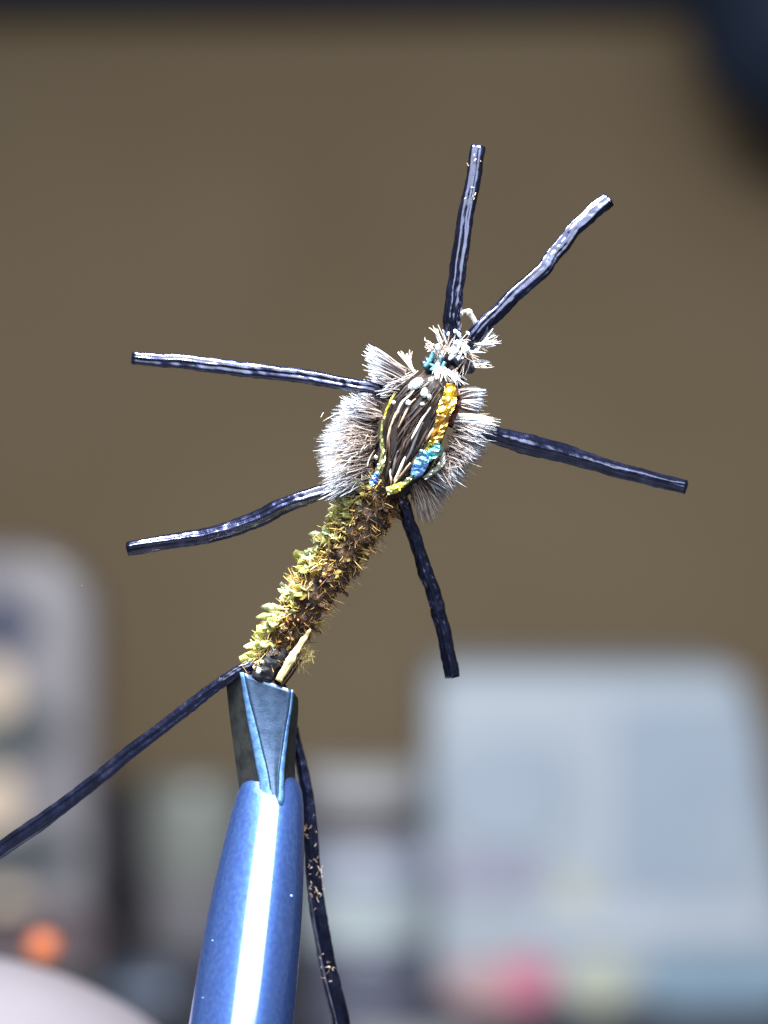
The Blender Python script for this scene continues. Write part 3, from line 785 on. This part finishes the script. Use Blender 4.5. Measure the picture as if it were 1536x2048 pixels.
# iridescent tinsel folded round the wing case
def tin_mat(name, c1, c2, metal=.8, rough=.24):
    m = mat(name, c1, rough, metal, **{'Coat Weight': .6, 'Coat Roughness': .05, 'Thin Film Thickness': 350.0})
    return noisy(m, [(0.3, c1), (0.7, c2)], scale=14, detail=3, bump=.12, bump_scale=60, dist=.01)
tg = tin_mat('tinsel_gold', (.72, .40, .02), (.95, .68, .10)); tamb = tin_mat('tinsel_amber', (.38, .20, .03), (.60, .34, .07))
tol = tin_mat('tinsel_olive', (.22, .20, .02), (.42, .38, .05)); ttq = tin_mat('tinsel_turquoise', (.08, .38, .48), (.25, .62, .60))
tbl = tin_mat('tinsel_blue', (.12, .30, .75), (.30, .55, .90)); tye = tin_mat('tinsel_yellow', (.70, .68, .08), (.88, .86, .35)); tli = tin_mat('tinsel_lime', (.40, .46, .22), (.62, .66, .36))
tpl = tin_mat('tinsel_pearl', (.55, .58, .5), (.8, .82, .72))
def ribbon(pts, wid, y, m, seed, name='tinsel_strip', crink=.017):
    c = catmull([P(x, yy, y) for x, yy in pts], 9); fr = frames(c); V = []; F = []; nv = 4; n = len(c)
    for i, (p, (t, a, b_)) in enumerate(zip(c, fr)):
        wv = lerp_poly([(w_,) for w_ in wid], i / (n - 1))[0] * PX / 2
        for j in range(nv + 1):
            v = j / nv * 2 - 1
            q = p + b_ * v * wv + a * (.007 * (1 - v * v))
            q = q + a * crink * noise.noise(Vector((i * .83 + .3, j * .9 + .2, seed * 5.37)))
            V.append(q)
    for i in range(n - 1):
        for j in range(nv):
            q = i * (nv + 1) + j; F.append((q, q + 1, q + nv + 2, q + nv + 1))
    o = link(name, pymesh(name, V, F, smooth=False), m, wcase)
    s_ = o.modifiers.new('thickness', 'SOLIDIFY'); s_.thickness = .006
    return o
ribbon([(900, 768), (901, 785), (895, 808), (886, 828)], [14, 26, 32, 26], -.150, tg, 1)
ribbon([(888, 824), (882, 850), (874, 872), (866, 888)], [26, 24, 22, 18], -.150, tamb, 2)
ribbon([(870, 878), (862, 892), (854, 904)], [14.4, 16.2, 12.6], -.146, tol, 3)
ribbon([(882, 890), (868, 902), (850, 914), (838, 924)], [16, 26, 26, 22], -.150, ttq, 4)
ribbon([(850, 908), (843, 925), (834, 942), (826, 952)], [20, 28, 26, 14], -.158, tbl, 5)
ribbon([(832, 948), (815, 962), (800, 974)], [9.8, 11.2, 9.8], -.140, tli, 6)
ribbon([(806, 968), (792, 977), (774, 982)], [11.2, 17.6, 16.0], -.150, tye, 7)
ribbon([(790, 786), (782, 802), (774, 820), (768, 838)], [4.8, 6.0, 6.0, 4.8], -.115, tye, 8)
ribbon([(766, 840), (763, 862), (763, 885), (766, 905)], [4.4, 6.6, 7.7, 6.6], -.115, tli, 9)
ribbon([(767, 900), (764, 925), (757, 945), (750, 960)], [8.4, 13.2, 13.2, 9.6], -.120, tli, 10)
ribbon([(754, 948), (748, 960), (744, 972)], [11.2, 16.0, 9.6], -.128, tbl, 11)
ribbon([(888, 905), (884, 925), (868, 942), (848, 956)], [6.4, 11.2, 11.2, 8.0], -.120, tpl, 13)
ribbon([(912, 775), (917, 800), (908, 830), (900, 850)], [8, 14, 12, 8], -.13, strand_mat('dark_red_film', (.03, .008, .008), (.07, .02, .015), .3), 15)
# gold granules on the gold strip
g_me = blob(1, 5, 2, .3); g_me.materials.append(tin_mat('gold_granule', (.85, .52, .04), (.98, .80, .25)))
for px, py, s in ((888, 800, .012), (897, 800, .014), (899, 818, .011), (876, 824, .008), (890, 834, .007), (880, 864, .006)):
    o = link('gold_granule', g_me, None, wcase); o.location = P(px, py, -.178); o.scale = (s, s * .7, s * R.uniform(.8, 1.3)); o.rotation_euler = (R.random(), R.random() * 3, R.random())
b_me = blob(1, 8, 2, .3); b_me.materials.append(ttq)
for px, py, s in ((843, 903, .009), (858, 905, .007), (852, 922, .008)):
    o = link('tinsel_fleck', b_me, None, wcase); o.location = P(px, py, -.180); o.scale = (s, s * .6, s)
p_me = blob(1, 9, 2, .25); p_me.materials.append(tpl)
for px, py, s in ((752, 915, .009), (757, 930, .006)):
    o = link('tinsel_fleck', p_me, None, wcase); o.location = P(px, py, -.15); o.scale = (s, s * .6, s)
# resin drops near the head
for px, py, y, s, ro in ((831, 768, -.165, (.034, .009, .018), -35), (849, 786, -.17, (.015, .008, .020), 10), (859, 794, -.17, (.009, .008, .012), 0), (787, 805, -.15, (.008, .006, .008), 0), (817, 806, -.16, (.011, .007, .011), 0), (873, 755, -.13, (.006, .005, .010), 0), (845, 808, -.17, (.008, .006, .008), 0)):
    me = blob(1, px, 3, .22); me.materials.append(m_drop)
    o = link('resin_drop', me, None, wcase); o.location = P(px, py, y); o.scale = s; o.rotation_euler = (0, math.radians(ro), 0)

# ---- head
m_head = noisy(mat('head_thread', rough=.3), [(0.3, (.008, .009, .016)), (0.7, (.022, .024, .042))], scale=24, bump=.5, bump_scale=60, dist=.006)
hp = catmull([P(850, 740, -.03), P(880, 722, -.03), P(905, 705, -.03), P(930, 690, -.02)], 30)
head = link('head', tube('head', hp, [.036 + .012 * math.sin(i * .21) + .005 * math.sin(i * 2.2) for i in range(31)], 20, None, .006, 50, 4), m_head, fly)
hp2 = catmull([P(905, 715, -.04), P(928, 728, -.06), P(943, 742, -.04)], 16)
link('thread_bump', tube('thread_bump', hp2, [.018 + .010 * math.sin(math.pi * i / 16) for i in range(17)], 18, None, .006, 40, 6), m_head, head)
m_teal_thread = noisy(mat('teal_thread', rough=.25), [(0.3, (.02, .08, .12)), (0.7, (.10, .28, .36))], scale=20, bump=.5, bump_scale=60, dist=.004)
for (pts, wp) in (([(850, 735), (862, 718), (868, 702)], 9), ([(862, 742), (876, 728), (882, 712)], 10), ([(875, 748), (884, 735), (890, 724)], 8), ([(858, 728), (872, 734), (888, 738)], 7)):
    link('thread_turn', tube('thread_turn', catmull([P(x, y, -.085) for x, y in pts], 10), wp * PX / 2, 8), m_teal_thread, head)

# ---- hackle and head fibres
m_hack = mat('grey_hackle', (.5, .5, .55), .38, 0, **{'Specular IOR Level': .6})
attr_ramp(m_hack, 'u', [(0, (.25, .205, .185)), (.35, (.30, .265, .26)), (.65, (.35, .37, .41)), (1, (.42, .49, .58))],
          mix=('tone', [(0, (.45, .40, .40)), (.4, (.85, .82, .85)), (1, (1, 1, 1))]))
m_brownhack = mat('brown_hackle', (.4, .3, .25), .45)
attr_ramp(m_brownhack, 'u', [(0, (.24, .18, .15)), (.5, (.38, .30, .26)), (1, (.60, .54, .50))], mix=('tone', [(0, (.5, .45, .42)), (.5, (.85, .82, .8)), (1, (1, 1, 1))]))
m_pfib = mat('white_fibre', (.8, .8, .8), .3)
attr_ramp(m_pfib, 'tone', [(0, (.22, .20, .17)), (.3, (.55, .50, .40)), (.55, (.72, .69, .62)), (.8, (.72, .76, .82)), (1, (.45, .58, .80))])
def fan(bases, tips, n, w0, w1, yb0, yb1, yt0, yt1, m, name='hackle', jl=(.78, 1.06), jt=6, clump=.0, segs=6, spread=0.0):
    fb = Fibres()
    for i in range(n):
        t = R.random()
        if clump: t = min(max(round(t * clump) / clump + R.gauss(0, .26 / clump), 0), 1)
        b_ = lerp_poly(bases, min(max(t + R.gauss(0, .03), 0), 1)); e = lerp_poly(tips, t)
        k = R.uniform(*jl); bx, by = b_[0] + R.uniform(-6, 6), b_[1] + R.uniform(-6, 6)
        if spread:
            f0 = R.uniform(0, spread); k = min(f0 + R.uniform(.36, .6), k)
            ax0, ay0 = bx, by; bx, by = bx + (e[0] - bx) * f0, by + (e[1] - by) * f0
            ex_, ey = ax0 + (e[0] - ax0) * k + R.gauss(0, jt), ay0 + (e[1] - ay0) * k + R.gauss(0, jt)
        else:
            ex_, ey = bx + (e[0] - bx) * k + R.gauss(0, jt), by + (e[1] - by) * k + R.gauss(0, jt)
        q = R.random()
        p0 = P(bx, by, yb0 + (yb1 - yb0) * q); p1 = P(ex_, ey, yt0 + (yt1 - yt0) * q)
        bend = Vector((R.uniform(-.022, .022), R.uniform(-.03, .03), R.uniform(-.03, .018)))
        fb.add(p0, p1 - bend, R.uniform(w0, w1), bend=bend, segs=segs)
    return fb.build(name, m, fly)
# left fan
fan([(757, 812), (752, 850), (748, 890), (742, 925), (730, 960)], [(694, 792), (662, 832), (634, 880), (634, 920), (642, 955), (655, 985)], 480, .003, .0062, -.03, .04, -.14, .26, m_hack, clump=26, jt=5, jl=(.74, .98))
fan([(755, 850), (750, 890), (742, 930)], [(672, 862), (652, 905), (655, 960)], 330, .003, .006, -.07, -.03, -.17, -.04, m_brownhack, jl=(.6, .95), jt=14, spread=.5)
fan([(742, 940), (735, 960), (722, 965)], [(640, 975), (655, 998), (690, 990)], 110, .005, .009, -.06, 0, -.14, .05, m_hack, clump=5)
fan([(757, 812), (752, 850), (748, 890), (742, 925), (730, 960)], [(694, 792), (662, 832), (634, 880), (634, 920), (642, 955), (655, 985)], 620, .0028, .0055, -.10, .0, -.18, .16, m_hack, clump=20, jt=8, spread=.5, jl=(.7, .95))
fan([(785, 775), (775, 795), (765, 815)], [(728, 758), (712, 785), (700, 800)], 110, .003, .006, -.05, .02, -.03, .12, m_hack, jt=6, spread=.4)
# small fan right above it, beside the leg
fan([(760, 835), (757, 825)], [(690, 798), (697, 815), (688, 806)], 60, .005, .008, -.08, -.04, -.14, -.06, m_hack)
# upper left tuft
fan([(810, 742), (800, 758), (785, 772)], [(737, 693), (733, 712), (736, 735), (742, 758)], 130, .004, .008, -.09, -.02, -.13, .06, m_hack, clump=7, jt=4)
fan([(835, 740), (800, 770), (785, 790)], [(770, 785), (760, 775), (755, 795)], 34, .005, .009, -.10, -.06, -.12, -.06, m_hack, jt=5)
fan([(830, 742), (815, 745)], [(793, 702), (812, 705), (826, 702)], 12, .005, .008, -.09, -.05, -.09, -.04, m_pfib, jt=3)
# right side
fan([(915, 785), (920, 805), (925, 815)], [(968, 776), (972, 795), (966, 815), (955, 826)], 70, .006, .010, -.10, -.02, -.12, .06, m_hack, clump=5, jt=4)
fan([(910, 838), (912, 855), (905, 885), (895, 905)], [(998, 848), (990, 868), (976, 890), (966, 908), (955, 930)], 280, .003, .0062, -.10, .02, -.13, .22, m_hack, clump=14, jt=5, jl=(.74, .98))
fan([(902, 826), (910, 840), (912, 856)], [(990, 836), (997, 850), (984, 872)], 34, .003, .006, -.12, -.08, -.15, -.09, m_pfib, jt=5)
fan([(900, 865), (888, 905), (872, 935)], [(960, 905), (935, 940), (915, 965)], 300, .0035, .0065, -.09, .02, -.14, .14, m_brownhack, jt=12, spread=.5)
fan([(880, 915), (865, 940), (850, 960)], [(930, 945), (922, 962), (903, 975), (885, 995)], 130, .005, .009, -.08, .04, -.12, .16, m_hack, clump=6)
fan([(865, 935), (840, 965), (820, 975)], [(905, 975), (885, 1008), (862, 1035), (840, 1030)], 260, .003, .0055, -.04, .05, -.05, .20, m_brownhack, jt=8)
fan([(910, 838), (912, 855), (905, 885), (885, 920), (860, 950)], [(998, 848), (985, 872), (970, 905), (935, 950), (900, 985)], 360, .0028, .0055, -.11, .0, -.15, .14, m_hack, clump=16, jt=8, spread=.5, jl=(.7, .95))
# head tufts
fan([(955, 700), (950, 690)], [(985, 652), (1002, 682), (992, 676), (975, 705)], 36, .004, .011, -.06, 0, -.08, .03, m_pfib, clump=4, jt=4, jl=(.8, 1.05))
fan([(948, 728), (946, 732)], [(982, 722), (984, 728), (975, 740)], 9, .005, .007, -.06, -.02, -.06, .02, m_pfib, jt=3)
fan([(882, 690), (890, 685), (915, 680)], [(858, 655), (870, 652), (882, 650), (905, 652), (925, 645)], 22, .006, .009, -.06, 0, -.08, .02, m_pfib, jt=4)
fan([(905, 690), (930, 690), (920, 685)], [(880, 690), (900, 715), (925, 708), (945, 690), (900, 672)], 24, .004, .010, -.105, -.08, -.13, -.10, m_pfib, jt=6)
fan([(875, 722), (882, 735), (895, 742)], [(862, 750), (872, 760), (885, 762), (905, 768), (925, 766)], 22, .007, .011, -.11, -.08, -.14, -.10, m_pfib, jt=4)
fan([(905, 745), (920, 750)], [(902, 770), (912, 772), (925, 768), (935, 762)], 18, .007, .011, -.10, -.05, -.12, -.06, m_pfib, jt=4)
fan([(860, 690), (865, 700)], [(848, 682), (856, 705), (862, 690)], 12, .007, .012, -.08, -.04, -.1, -.04, m_pfib, jt=4)
fan([(870, 722), (900, 705), (930, 700), (940, 725)], [(858, 700), (885, 680), (925, 672), (965, 700), (962, 738), (920, 755), (880, 750)], 50, .003, .007, -.10, -.03, -.13, -.02, m_brownhack, jt=9)
hd = blob(1, 4, 2, .35); hd.materials.append(noisy(mat('pale_blue_flecks', rough=.15, **{'Coat Weight': 1.0}), [(.3, (.25, .42, .62)), (.7, (.70, .78, .82))], scale=1.5))
for i in range(20):
    o = link('varnish_fleck', hd, None, head); o.location = P(R.gauss(912, 14), R.gauss(693, 13), -.115 - R.uniform(0, .02))
    k = R.uniform(.004, .010); o.scale = (k, k * .6, k * R.uniform(1, 1.9)); o.rotation_euler = (0, R.uniform(-.9, .9), 0)
# single stray hair at the far left
sf = Fibres(); sf.add(P(700, 815, -.05), P(645, 838, -.06), .004, bend=Vector((0, 0, -.01)), tone=.3); sf.add(P(647, 825, -.06), P(641, 836, -.06), .004, tone=.3)
sf.build('stray_hair', m_pfib, fly)
